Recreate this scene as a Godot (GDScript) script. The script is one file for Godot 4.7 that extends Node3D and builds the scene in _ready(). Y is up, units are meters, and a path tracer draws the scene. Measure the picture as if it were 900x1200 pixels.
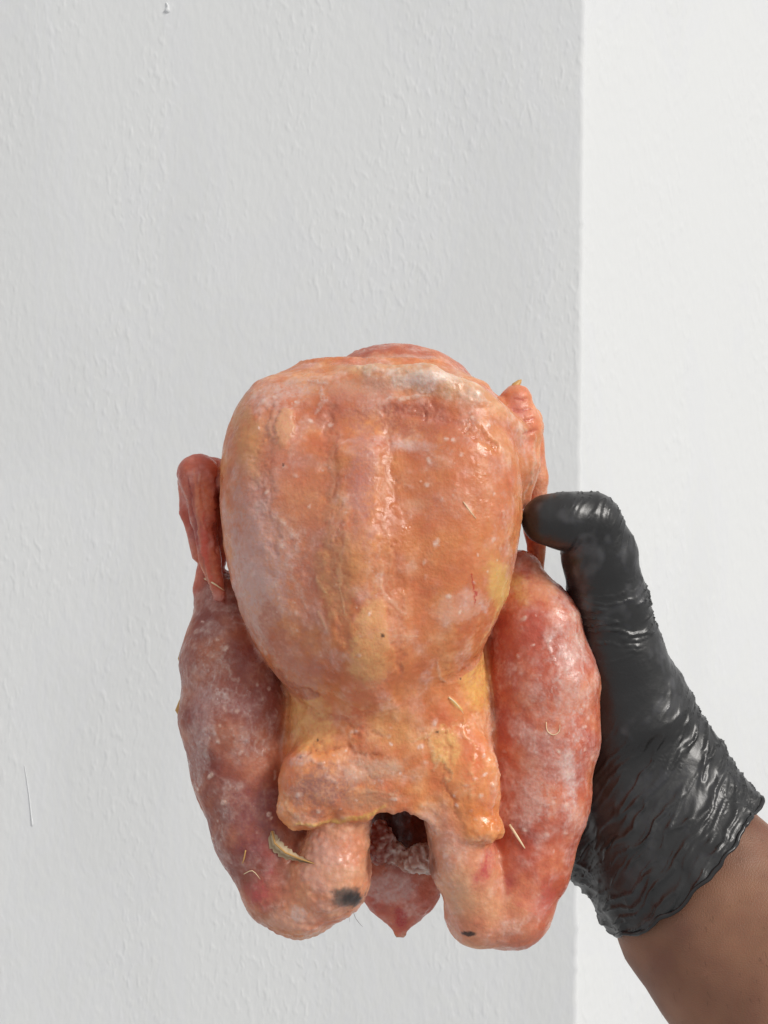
extends Node3D
# A plucked frozen chicken held up by a gloved hand in front of a white painted wall.

const S := 0.00027          # metres per drawing unit in the plane of the chicken
const D := 1448.0           # distance of the camera from that plane, in drawing units

# ---------------------------------------------------------------- helpers

func at(px: float, py: float, z: float) -> Vector3:
	var f := 1.0 - z / D
	return Vector3((px - 450.0) * S * f, (600.0 - py) * S * f, z * S)

func lin(r: float, g: float, b: float) -> Color:
	return Color(r / 255.0, g / 255.0, b / 255.0).srgb_to_linear()

func noise(seed_: int, wave: float, type := FastNoiseLite.TYPE_SIMPLEX_SMOOTH, octaves := 1) -> FastNoiseLite:
	var n := FastNoiseLite.new()
	n.seed = seed_
	n.noise_type = type
	n.frequency = 1.0 / wave
	n.fractal_type = FastNoiseLite.FRACTAL_NONE if octaves == 1 else FastNoiseLite.FRACTAL_FBM
	n.fractal_octaves = octaves
	return n

# ---------------------------------------------------------------- distance fields

class Prim:
	var a: Vector3
	var ba: Vector3
	var inv: float
	var ra: float
	var rb: float
	var k: float
	var zone: int
	var part := 0              # prims of one part blend with k, parts join with join
	var join := 0.001
	var cut := false
	var sq := Vector3.ONE      # squash: distances measured with axes scaled by this
	func d(p: Vector3) -> float:
		var q := (p - a) * sq
		var t := clampf(q.dot(ba) * inv, 0.0, 1.0)
		return (q - ba * t).length() - ra - (rb - ra) * t

class Ball extends Prim:
	var rinv: Vector3
	var turn: Basis
	func d(p: Vector3) -> float:
		var q := (turn * (p - a)) * rinv
		var k0 := q.length()
		var k1 := (q * rinv).length()
		return k0 * (k0 - 1.0) / maxf(k1, 1e-6)

class Loft extends Prim:
	# cross-sections stacked along y: left, right, front and back, in metres, equally spaced from the top down
	var top: float
	var step: float
	var l: PackedFloat32Array
	var r: PackedFloat32Array
	var f: PackedFloat32Array
	var b: PackedFloat32Array
	var lower: Curve
	var x0: float
	var x1: float
	func d(p: Vector3) -> float:
		var s := (top - p.y) / step
		var over := maxf(0.0, -s) * step
		s = clampf(s, 0.0, l.size() - 1.001)
		var i := int(s)
		var t := s - i
		t = t * t * (3.0 - 2.0 * t) * 0.5 + t * 0.5
		var xl := lerpf(l[i], l[i + 1], t)
		var xr := lerpf(r[i], r[i + 1], t)
		var zf := lerpf(f[i], f[i + 1], t)
		var zb := lerpf(b[i], b[i + 1], t)
		var cx := (xl + xr) * 0.5
		var w := (xr - xl) * 0.5
		var zc := (zf + zb) * 0.5 * 0.3
		var dz := p.z - zc
		var depth := zf - zc if dz > 0.0 else zc - zb
		var qx := absf(p.x - cx) / w
		var qz := absf(dz) / depth
		var n := pow(pow(qx, 2.3) + pow(qz, 2.3), 1.0 / 2.3)
		var g := Vector2(qx / w, qz / depth).length() / maxf(Vector2(qx, qz).length(), 1e-5)
		var dd := (n - 1.0) / maxf(g, 1.0)
		if over > 0.0:
			dd = maxf(dd, over)
		var low := lower.sample_baked((p.x - x0) / (x1 - x0)) * 0.27 - p.y
		# rounded corner between side and lower edge
		low += 0.0006 * (sin(p.x * 430.0) * sin(p.x * 1130.0 + 1.0) + 0.5 * sin(p.x * 1900.0 + p.z * 300.0) * sin(p.x * 310.0))
		var e := 0.0013
		var u := Vector2(maxf(dd + e, 0.0), maxf(low + e, 0.0))
		return minf(maxf(dd, low), -e) + u.length() if maxf(dd, low) > -e else maxf(dd, low)

class Field:
	var prims: Array[Prim] = []
	var h: float
	var lists := {}
	var block: float
	var lo: Vector3
	var part := 0
	var join := 0.001
	func begin(join_: float) -> void:
		part += 1
		join = join_
	func add(o: Prim) -> void:
		o.part = part
		o.join = join
		prims.append(o)
	static func smin(x: float, y: float, k: float) -> float:
		var m := maxf(k - absf(x - y), 0.0) / k
		return minf(x, y) - m * m * k * 0.25
	func value(p: Vector3, list: Array) -> float:
		var all := 1.0
		var v := 1.0
		var part := -1
		var join := 0.001
		for o: Prim in list:
			if o.part != part:
				all = smin(all, v, join)
				v = 1.0
				part = o.part
				join = o.join
			var e := o.d(p)
			if o.cut:
				v = -smin(-v, e, o.k)
			else:
				v = smin(v, e, o.k)
		return smin(all, v, join)
	func list_at(p: Vector3) -> Array:
		var c := ((p - lo) / block).floor()
		return lists.get(Vector3i(c), prims)

class Hide:            # a quad mesh with what is painted on it
	var pos := PackedVector3Array()
	var nor := PackedVector3Array()
	var quad := PackedInt32Array()
	var col := PackedColorArray()
	var bump := PackedFloat32Array()
	var zone := PackedInt32Array()

func surface(fd: Field, lo: Vector3, hi: Vector3, h: float) -> Hide:
	var n := 4
	fd.h = h
	fd.lo = lo
	fd.block = h * n
	var half := fd.block * 0.5
	var reach := half * 1.7321
	var cells := {}
	var sk := Hide.new()
	var flags := PackedInt32Array()
	var keys: Array[Vector3i] = []
	var nb := Vector3i(((hi - lo) / fd.block).ceil())
	var vals := PackedFloat32Array()
	vals.resize(125)
	for bz in nb.z:
		for by in nb.y:
			for bx in nb.x:
				var c := lo + Vector3(bx, by, bz) * fd.block + Vector3(half, half, half)
				var list := []
				for o: Prim in fd.prims:
					var mx: float = maxf(o.sq.x, maxf(o.sq.y, o.sq.z))
					if o.d(c) < reach * 1.6 * mx + o.k * 1.5 + 0.002:
						list.append(o)
				if list.is_empty():
					continue
				var dc := fd.value(c, list)
				if absf(dc) > reach * 2.6 + 0.002:
					continue
				fd.lists[Vector3i(bx, by, bz)] = list
				var o0 := lo + Vector3(bx, by, bz) * fd.block
				var at_ := 0
				var pos_ := false
				var neg_ := false
				for z in 5:
					for y in 5:
						for x in 5:
							var v := fd.value(o0 + Vector3(x, y, z) * h, list)
							vals[at_] = v
							at_ += 1
							if v < 0.0:
								neg_ = true
							else:
								pos_ = true
				if not (pos_ and neg_):
					continue
				for z in 4:
					for y in 4:
						for x in 4:
							var i0 := x + y * 5 + z * 25
							var s0 := vals[i0] < 0.0
							var v8 := [vals[i0], vals[i0 + 1], vals[i0 + 5], vals[i0 + 6], vals[i0 + 25], vals[i0 + 26], vals[i0 + 30], vals[i0 + 31]]
							var m := 0
							for q in 8:
								if v8[q] < 0.0:
									m |= 1 << q
							if m == 0 or m == 255:
								continue
							var sum := Vector3.ZERO
							var cnt := 0
							for q in 8:
								for ax in 3:
									var w := q | (1 << ax)
									if w == q or ((m >> q) & 1) == ((m >> w) & 1):
										continue
									var f: float = v8[q] / (v8[q] - v8[w])
									var cp := Vector3(q & 1, (q >> 1) & 1, (q >> 2) & 1)
									cp[ax] = f
									sum += cp
									cnt += 1
							var key := Vector3i(bx * n + x, by * n + y, bz * n + z)
							cells[key] = sk.pos.size()
							keys.append(key)
							sk.pos.append(o0 + (Vector3(x, y, z) + sum / cnt) * h)
							var fl := 0
							if s0 != (v8[1] < 0.0): fl |= 1
							if s0 != (v8[2] < 0.0): fl |= 2
							if s0 != (v8[4] < 0.0): fl |= 4
							if s0: fl |= 8
							flags.append(fl)
	for i in keys.size():
		var fl := flags[i]
		var kk := keys[i]
		for ax in 3:
			if not fl & (1 << ax):
				continue
			var u := Vector3i.ZERO
			var v := Vector3i.ZERO
			u[(ax + 1) % 3] = 1
			v[(ax + 2) % 3] = 1
			var b: int = cells.get(kk - u, -1)
			var c: int = cells.get(kk - u - v, -1)
			var d: int = cells.get(kk - v, -1)
			if b < 0 or c < 0 or d < 0:
				continue
			if fl & 8:
				sk.quad.append_array(PackedInt32Array([i, b, c, d]))
			else:
				sk.quad.append_array(PackedInt32Array([i, d, c, b]))
	return sk

func gradient(fd: Field, p: Vector3, list: Array) -> Vector3:
	var e := 0.0004
	var k0 := Vector3(1, -1, -1)
	var k1 := Vector3(-1, -1, 1)
	var k2 := Vector3(-1, 1, -1)
	var k3 := Vector3(1, 1, 1)
	return (k0 * fd.value(p + k0 * e, list) + k1 * fd.value(p + k1 * e, list) + k2 * fd.value(p + k2 * e, list) + k3 * fd.value(p + k3 * e, list)) / (4.0 * e)

func settle(fd: Field, sk: Hide, share := 1.0) -> void:
	for i in sk.pos.size():
		var p := sk.pos[i]
		var list := fd.list_at(p)
		var g := gradient(fd, p, list)
		var gl := g.length_squared()
		if gl < 0.04:
			continue
		var s := g * (fd.value(p, list) / gl) * share
		if s.length() > fd.h * 0.8:
			s = s.normalized() * fd.h * 0.8
		sk.pos[i] = p - s

func relax(sk: Hide, share: float) -> void:
	var sum := PackedVector3Array()
	var cnt := PackedFloat32Array()
	sum.resize(sk.pos.size())
	cnt.resize(sk.pos.size())
	var q := sk.quad
	for i in range(0, q.size(), 4):
		for j in 4:
			var a := q[i + j]
			sum[a] += sk.pos[q[i + (j + 1) % 4]] + sk.pos[q[i + (j + 3) % 4]]
			cnt[a] += 2.0
	for i in sk.pos.size():
		if cnt[i] > 0.0:
			sk.pos[i] = sk.pos[i].lerp(sum[i] / cnt[i], share)

func finer(sk: Hide) -> Hide:
	var out := Hide.new()
	out.pos = sk.pos.duplicate()
	var mids := {}
	var q := sk.quad
	var big := sk.pos.size()
	var e := PackedInt32Array([0, 0, 0, 0])
	var nq := PackedInt32Array()
	nq.resize(q.size() * 4)
	var w := 0
	for i in range(0, q.size(), 4):
		for j in 4:
			var a := q[i + j]
			var b := q[i + (j + 1) % 4]
			var key := mini(a, b) * big + maxi(a, b)
			var m: int = mids.get(key, -1)
			if m < 0:
				m = out.pos.size()
				mids[key] = m
				out.pos.append((sk.pos[a] + sk.pos[b]) * 0.5)
			e[j] = m
		var c := out.pos.size()
		out.pos.append((sk.pos[q[i]] + sk.pos[q[i + 1]] + sk.pos[q[i + 2]] + sk.pos[q[i + 3]]) * 0.25)
		for j in 4:
			nq[w] = q[i + j]
			nq[w + 1] = e[j]
			nq[w + 2] = c
			nq[w + 3] = e[(j + 3) % 4]
			w += 4
	out.quad = nq
	return out

func normals(sk: Hide) -> void:
	var nn := PackedVector3Array()
	nn.resize(sk.pos.size())
	var q := sk.quad
	for i in range(0, q.size(), 4):
		var v := (sk.pos[q[i + 2]] - sk.pos[q[i]]).cross(sk.pos[q[i + 3]] - sk.pos[q[i + 1]])
		for j in 4:
			nn[q[i + j]] += v
	for i in nn.size():
		nn[i] = nn[i].normalized()
	sk.nor = nn

func to_mesh(sk: Hide) -> ArrayMesh:
	var idx := PackedInt32Array()
	idx.resize(sk.quad.size() / 4 * 6)
	var w := 0
	var q := sk.quad
	for i in range(0, q.size(), 4):
		idx[w] = q[i]
		idx[w + 1] = q[i + 2]
		idx[w + 2] = q[i + 1]
		idx[w + 3] = q[i]
		idx[w + 4] = q[i + 3]
		idx[w + 5] = q[i + 2]
		w += 6
	var arr := []
	arr.resize(Mesh.ARRAY_MAX)
	arr[Mesh.ARRAY_VERTEX] = sk.pos
	arr[Mesh.ARRAY_NORMAL] = sk.nor
	if sk.col.size():
		arr[Mesh.ARRAY_COLOR] = sk.col
	arr[Mesh.ARRAY_INDEX] = idx
	var m := ArrayMesh.new()
	m.add_surface_from_arrays(Mesh.PRIMITIVE_TRIANGLES, arr)
	return m

func make_skin(fd: Field, lo: Vector3, hi: Vector3, h: float, levels: int) -> Hide:
	var sk := surface(fd, lo, hi, h)
	relax(sk, 0.5)
	settle(fd, sk)
	for k in levels:
		sk = finer(sk)
		if k == 0:
			relax(sk, 0.35)
			settle(fd, sk)
		else:
			relax(sk, 0.4)
	normals(sk)
	return sk

# chains of joints: [px, py, z, radius] in drawing units
func chain(fd: Field, joints: Array, zone: int, k: float, sq := Vector3.ONE, first_k := -1.0) -> void:
	for i in joints.size() - 1:
		var p := Prim.new()
		var j: Array = joints[i]
		var j2: Array = joints[i + 1]
		p.a = at(j[0], j[1], j[2])
		p.sq = sq
		p.ba = (at(j2[0], j2[1], j2[2]) - p.a) * sq
		p.inv = 1.0 / p.ba.length_squared()
		p.ra = j[3] * S * (1.0 - j[2] / D)
		p.rb = j2[3] * S * (1.0 - j2[2] / D)
		p.k = (first_k if i == 0 and first_k > 0.0 else k) * S
		p.zone = zone
		fd.add(p)

func ball(fd: Field, px: float, py: float, z: float, r: Vector3, zone: int, k: float, turn := Vector3.ZERO, cut := false) -> void:
	var b := Ball.new()
	b.a = at(px, py, z)
	b.rinv = Vector3.ONE / (r * S * (1.0 - z / D))
	b.turn = Basis.from_euler(turn * PI / 180.0).inverse()
	b.k = k * S
	b.zone = zone
	b.cut = cut
	fd.add(b)

# ---------------------------------------------------------------- naming

func tag(o: Node, label: String, category := "", group := "", kind := "") -> void:
	o.set_meta("label", label)
	if category: o.set_meta("category", category)
	if group: o.set_meta("group", group)
	if kind: o.set_meta("kind", kind)

func numbered(called: String, parent: Node) -> String:
	if not parent.has_node(called):
		return called
	var i := 1
	while parent.has_node("%s_%03d" % [called, i]):
		i += 1
	return "%s_%03d" % [called, i]

func put(called: String, mesh: Mesh, m: Material, parent: Node) -> MeshInstance3D:
	var o := MeshInstance3D.new()
	o.name = numbered(called, parent)
	o.mesh = mesh
	o.material_override = m
	parent.add_child(o, true)
	return o

func thing(called: String) -> Node3D:
	var o := Node3D.new()
	o.name = numbered(called, self)
	add_child(o, true)
	return o

# a tapering, bent sliver: quills, feather shafts, drips
func sliver(points: Array, radii: Array, sides := 7, flat := 1.0) -> ArrayMesh:
	var st := SurfaceTool.new()
	st.begin(Mesh.PRIMITIVE_TRIANGLES)
	st.set_smooth_group(0)
	var rings := []
	for i in points.size():
		var t: Vector3 = (points[mini(i + 1, points.size() - 1)] - points[maxi(i - 1, 0)]).normalized()
		var u := t.cross(Vector3(0.1, 0.2, 1.0)).normalized()
		var v := u.cross(t).normalized()
		var ring := []
		for j in sides:
			var an := TAU * j / sides
			ring.append(points[i] + (u * cos(an) + v * sin(an) * flat) * radii[i])
		rings.append(ring)
	for i in points.size() - 1:
		for j in sides:
			var j2 := (j + 1) % sides
			for v in [rings[i][j], rings[i + 1][j], rings[i + 1][j2], rings[i][j], rings[i + 1][j2], rings[i][j2]]:
				st.add_vertex(v)
	for e in [0, points.size() - 1]:
		for j in sides:
			var j2 := (j + 1) % sides
			var tri := [points[e], rings[e][j], rings[e][j2]] if e == 0 else [points[e], rings[e][j2], rings[e][j]]
			for v in tri:
				st.add_vertex(v)
	st.index()
	st.generate_normals()
	return st.commit()

# ---------------------------------------------------------------- textures

func grain(seed_: int, size: int, wave: float, octaves: int, type := FastNoiseLite.TYPE_SIMPLEX_SMOOTH) -> Image:
	var n := noise(seed_, wave, type, octaves)
	var im := n.get_seamless_image(size, size)
	im.convert(Image.FORMAT_RF)
	return im

func tex(im: Image) -> ImageTexture:
	return ImageTexture.create_from_image(im)

func wall_relief() -> ImageTexture:
	# short upright ridges and dabs of a rolled coat of paint, as heights
	var w := 1024
	var a := noise(3, 12.0, FastNoiseLite.TYPE_SIMPLEX_SMOOTH, 3).get_seamless_image(w, w).get_data()
	var b := noise(8, 11.0, FastNoiseLite.TYPE_SIMPLEX_SMOOTH, 2).get_seamless_image(w, w).get_data()
	var c := noise(21, 160.0, FastNoiseLite.TYPE_SIMPLEX_SMOOTH, 2).get_seamless_image(w, w).get_data()
	var out := PackedFloat32Array()
	out.resize(w * w)
	for i in w * w:
		var r := maxf(b[i] / 255.0 - 0.56, 0.0)
		var share := clampf((c[i] - 70.0) / 110.0, 0.2, 1.0)
		out[i] = a[i] / 255.0 * 0.42 + r * 1.5 * share + c[i] / 255.0 * 0.6
	return tex(Image.create_from_data(w, w, false, Image.FORMAT_RF, out.to_byte_array()))

# ---------------------------------------------------------------- chicken

const TRUNK := 0
const BREAST := 1
const LEG_L := 2
const LEG_R := 3
const STUB := 4
const WING_L := 5
const WING_R := 6
const NECK := 7
const TAIL := 8
const FOLD := 9
const HOLE := 10

func chicken_field() -> Field:
	var fd := Field.new()
	# trunk: px of the left and right outline and depth in front and behind, every 30 units from y 425
	var rows := [[350, 522, 50, -50], [297, 574, 90, -90], [277, 596, 103, -112], [266, 606, 104, -122], [262, 606, 106, -128], [266, 604, 106, -130], [270, 602, 106, -130], [276, 596, 106, -128], [285, 588, 105, -124],
		[302, 576, 103, -118], [319, 565, 102, -110], [331, 563, 101, -102], [336, 570, 100, -94], [338, 576, 100, -86], [334, 579, 99, -76], [326, 581, 99, -80], [325, 583, 97, -78], [333, 585, 95, -76], [345, 587, 92, -74], [350, 588, 92, -72]]
	var lf := Loft.new()
	lf.top = (600.0 - 425.0) * S
	lf.step = 30.0 * S
	for r in rows:
		lf.l.append((r[0] - 450.0) * S)
		lf.r.append((r[1] - 450.0) * S)
		lf.f.append(r[2] * S)
		lf.b.append(r[3] * S)
	var cv := Curve.new()
	cv.min_value = -4000.0
	cv.max_value = 4000.0
	lf.x0 = (300.0 - 450.0) * S
	lf.x1 = (610.0 - 450.0) * S
	for e in [[300, 900], [326, 926], [340, 966], [356, 972], [395, 968], [430, 962], [448, 952], [470, 950], [492, 958], [512, 982], [540, 986], [572, 984], [590, 984], [610, 975]]:
		cv.add_point(Vector2((e[0] - 300.0) / 310.0, (600.0 - e[1]) * 0.001 * 0.94))
	cv.bake()
	lf.lower = cv
	lf.k = 10.0 * S
	lf.zone = TRUNK
	fd.add(lf)
	# lower skin apron: the pouch on the left and the thick corner on the right, and the opening below it
	ball(fd, 376, 914, 80, Vector3(50, 46, 30), TRUNK, 16)
	ball(fd, 354, 950, 86, Vector3(30, 24, 14), TRUNK, 12)
	ball(fd, 552, 925, 76, Vector3(34, 62, 26), TRUNK, 26)
	ball(fd, 564, 972, 84, Vector3(26, 16, 20), TRUNK, 14)
	var hole := Prim.new()
	hole.a = at(470, 1008, 70)
	hole.ba = at(472, 900, 16) - hole.a
	hole.inv = 1.0 / hole.ba.length_squared()
	hole.ra = 36 * S
	hole.rb = 30 * S
	hole.k = 8 * S
	hole.cut = true
	hole.zone = HOLE
	fd.add(hole)
	# breast lobes and keel
	fd.begin(17 * S)
	ball(fd, 352, 632, 48, Vector3(89, 192, 88), BREAST, 26, Vector3(0, -8, 10))
	ball(fd, 510, 636, 48, Vector3(96, 192, 92), BREAST, 60, Vector3(0, 8, -12))
	chain(fd, [[420, 540, 102, 26], [424, 640, 112, 24], [430, 740, 110, 26], [434, 806, 90, 20]], BREAST, 60)
	# neck stump behind, and the folded neck skin
	fd.begin(7 * S)
	ball(fd, 474, 452, -20, Vector3(84, 48, 62), NECK, 10, Vector3(0, 0, -6))
	fd.begin(16 * S)
	chain(fd, [[404, 438, 66, 7], [440, 439, 82, 11], [500, 444, 86, 16], [552, 466, 78, 14], [600, 502, 46, 11]], FOLD, 9)
	# right wing: shoulder ridge, knob, web of skin, and the part hanging behind
	fd.begin(10 * S)
	chain(fd, [[596, 500, 46, 12], [608, 540, 30, 15], [612, 584, 14, 9]], WING_R, 14)
	chain(fd, [[605, 470, 20, 19], [610, 500, 18, 24], [604, 545, 14, 27], [600, 580, 8, 18]], WING_R, 12)
	fd.begin(4 * S)
	chain(fd, [[622, 490, -22, 13], [626, 560, -34, 15], [628, 620, -40, 13], [629, 668, -44, 9]], WING_R, 8)
	# left leg: thigh, drumstick, hock and the shank that tucks under the apron
	fd.begin(8 * S)
	chain(fd, [[262, 706, -12, 34], [270, 770, 0, 56], [276, 840, 6, 63], [286, 905, 12, 58], [303, 975, 22, 50], [330, 1040, 32, 45]], LEG_L, 14)
	chain(fd, [[330, 1040, 32, 45], [352, 1054, 38, 42], [386, 1034, 48, 43]], STUB, 10)
	ball(fd, 330, 985, 26, Vector3(36, 34, 26), LEG_L, 12)
	fd.begin(6 * S)
	chain(fd, [[358, 1052, 46, 40], [388, 1026, 58, 44], [402, 962, 54, 34]], STUB, 10)
	# right leg
	fd.begin(11 * S)
	chain(fd, [[608, 672, -6, 28], [628, 735, 2, 52], [637, 800, 8, 63], [638, 860, 12, 62], [632, 940, 20, 56], [617, 1010, 28, 50], [600, 1062, 34, 46]], LEG_R, 14)
	chain(fd, [[598, 1062, 36, 46], [562, 1068, 44, 41]], STUB, 14)
	fd.begin(6 * S)
	chain(fd, [[566, 1068, 48, 40], [544, 1010, 60, 38], [528, 955, 64, 32]], STUB, 10)
	# tail
	fd.begin(5 * S)
	chain(fd, [[470, 994, -48, 40], [470, 1032, -34, 49], [469, 1092, -24, 8]], TAIL, 14, Vector3(1, 1, 1.7))
	chain(fd, [[470, 930, -66, 40], [470, 1000, -58, 44]], HOLE, 10)
	# webs of skin between breast and thighs
	fd.begin(12 * S)
	chain(fd, [[588, 706, -18, 24], [578, 760, -18, 26], [578, 820, -16, 24]], LEG_R, 12)
	chain(fd, [[268, 692, -26, 22], [292, 760, -22, 26], [318, 820, -20, 24]], LEG_L, 12)
	# left wing: elbow, forearm bones, tip
	fd.begin(5 * S)
	chain(fd, [[233, 556, 8, 24], [239, 602, 18, 15], [246, 655, 24, 12], [257, 698, 28, 7]], WING_L, 9)
	ball(fd, 228, 560, 14, Vector3(16, 24, 18), WING_L, 8, Vector3(0, 0, 12))
	chain(fd, [[250, 556, -16, 20], [254, 640, -16, 16], [240, 690, -8, 14]], WING_L, 10)
	chain(fd, [[221, 566, -6, 13], [223, 600, -6, 11], [234, 650, 0, 9]], WING_L, 8)
	return fd

class Brush:            # the front of a skin, sorted into tiles, to paint and raise it by
	var sk: Hide
	var tiles := {}
	var warp: FastNoiseLite
	var warp2: FastNoiseLite
	var S_: float
	const T := 12.0
	func _init(s: Hide, scale: float) -> void:
		sk = s
		S_ = scale
		warp = FastNoiseLite.new()
		warp.seed = 77
		warp.frequency = 0.05
		warp.fractal_octaves = 3
		warp2 = FastNoiseLite.new()
		warp2.seed = 99
		warp2.frequency = 0.16
		warp2.fractal_octaves = 3
		for i in sk.pos.size():
			if sk.nor[i].z > -0.15:
				var key := Vector2i(int(floor(sk.pos[i].x / S_ / T)), int(floor(sk.pos[i].y / S_ / T)))
				if not tiles.has(key):
					tiles[key] = PackedInt32Array()
				tiles[key].append(i)
	func near(lo: Vector2, hi: Vector2) -> PackedInt32Array:
		var out := PackedInt32Array()
		for y in range(int(floor(lo.y / T)), int(floor(hi.y / T)) + 1):
			for x in range(int(floor(lo.x / T)), int(floor(hi.x / T)) + 1):
				if tiles.has(Vector2i(x, y)):
					out.append_array(tiles[Vector2i(x, y)])
		return out
	# centre and radii in drawing units about the middle of the picture plane
	func blob(c: Vector2, r: Vector2, turn: float, color: Color, share: float, zones: Array, edge := 0.5, lift := 0.0, ragged := 0.35) -> void:
		var m := maxf(r.x, r.y) * (1.0 + ragged)
		var cs := cos(turn)
		var sn := sin(turn)
		for i in near(c - Vector2(m, m), c + Vector2(m, m)):
			if zones.size() and not sk.zone[i] in zones:
				continue
			var p := sk.pos[i] / S_
			var q := Vector2(p.x, p.y) - c
			q = Vector2(q.x * cs + q.y * sn, -q.x * sn + q.y * cs) / r
			var d := q.length() + ragged * (warp.get_noise_3d(p.x, p.y, p.z) * 0.9 + warp2.get_noise_3d(p.x, p.y, p.z) * 0.5)
			var t := clampf((1.0 - d) / edge, 0.0, 1.0)
			if t > 0.0:
				t = t * t * (3.0 - 2.0 * t)
				var mottle := 1.0 if share > 0.85 else clampf(0.82 + 0.9 * warp2.get_noise_3d(p.x * 1.6, p.y * 1.6, p.z + 40.0) + 0.5 * warp.get_noise_3d(p.x * 1.2, p.y * 1.2, p.z + 90.0), 0.5, 1.12)
				sk.col[i] = sk.col[i].lerp(color, minf(t * share * mottle, 1.0))
				sk.bump[i] += lift * t
	# a veil of powdery frost, thick in grains and flakes and thin between them
	func powder(c: Vector2, r: Vector2, turn: float, share: float, zones: Array) -> void:
		var m := maxf(r.x, r.y) * 1.5
		var cs := cos(turn)
		var sn := sin(turn)
		for i in near(c - Vector2(m, m), c + Vector2(m, m)):
			if not sk.zone[i] in zones:
				continue
			var p := sk.pos[i] / S_
			var q := Vector2(p.x, p.y) - c
			q = Vector2(q.x * cs + q.y * sn, -q.x * sn + q.y * cs) / r
			var d := q.length() + 0.7 * warp.get_noise_3d(p.x * 0.7, p.y * 0.7, p.z + 20.0)
			var t := clampf((1.25 - d) / 1.1, 0.0, 1.0)
			if t > 0.0:
				var flake := smoothstep(-0.05, 0.35, warp.get_noise_3d(p.x * 1.9 + 70.0, p.y * 1.3, p.z) + 0.45 * warp2.get_noise_3d(p.x * 1.5, p.y * 1.5, p.z))
				var speck := smoothstep(0.05, 0.5, warp2.get_noise_3d(p.x * 3.2, p.y * 3.2, p.z * 3.2))
				var s1 := clampf(1.0 - absf(warp.get_noise_3d(p.x * 1.5 + 31.0, p.y * 0.55, p.z * 0.8)) * 9.0, 0.0, 1.0)
				var s2 := clampf(1.0 - absf(warp.get_noise_3d(p.x * 2.4, p.y * 1.1 + 50.0, p.z * 1.4 + 11.0)) * 8.0, 0.0, 1.0)
				var streak := s1 * s1 * (0.4 + 0.6 * speck) + 0.7 * s2 * s2 * flake
				var k := t * share * (0.06 + 0.36 * flake + 0.28 * speck + 0.75 * streak)
				sk.col[i] = sk.col[i].lerp(Color(0.76, 0.64, 0.60), clampf(k, 0.0, 0.9))
				sk.bump[i] += t * share * (0.07 * flake + 0.05 * speck + 0.16 * streak)
	func stroke(pts: Array, width: float, color: Color, share: float, zones: Array, lift := 0.0, wobble := 0.0, frayed := 0.0) -> void:
		for s in pts.size() - 1:
			var a: Vector2 = pts[s]
			var b: Vector2 = pts[s + 1]
			var w := width * 1.6 + wobble
			for i in near(Vector2(minf(a.x, b.x) - w, minf(a.y, b.y) - w), Vector2(maxf(a.x, b.x) + w, maxf(a.y, b.y) + w)):
				if zones.size() and not sk.zone[i] in zones:
					continue
				var p := sk.pos[i] / S_
				var q := Vector2(p.x, p.y)
				if wobble > 0.0:
					q += Vector2(warp.get_noise_3d(p.x, p.y, 9.0), warp.get_noise_3d(p.x, p.y, 70.0)) * wobble
				var ab := b - a
				var t := (q - a).dot(ab) / ab.length_squared()
				if t > 1.0 and s < pts.size() - 2 or t < 0.0 and s > 0:
					continue
				t = clampf(t, 0.0, 1.0)
				var along := (s + t) / (pts.size() - 1.0)
				var thick := width * (0.35 + 0.65 * sin(PI * clampf(along, 0.04, 0.96)))
				var f := 1.0 - (q - a - ab * t).length() / thick
				if f > 0.0:
					f = smoothstep(0.0, 0.7, f)
					if frayed > 0.0:
						f *= clampf(1.0 - frayed * (0.5 + 1.3 * warp2.get_noise_3d(p.x * 1.7, p.y * 1.7, p.z)), 0.0, 1.0)
					sk.col[i] = sk.col[i].lerp(color, share * f)
					sk.bump[i] += lift * f

func flat(px: float, py: float, z: float) -> Vector2:
	var f := 1.0 - z / D
	return Vector2((px - 450.0) * f, (600.0 - py) * f)

const DEPTH := {TRUNK: 95.0, BREAST: 125.0, LEG_L: 50.0, LEG_R: 55.0, STUB: 80.0, WING_L: 25.0, WING_R: 20.0, NECK: 20.0, TAIL: 5.0, FOLD: 70.0, HOLE: 0.0}

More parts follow.
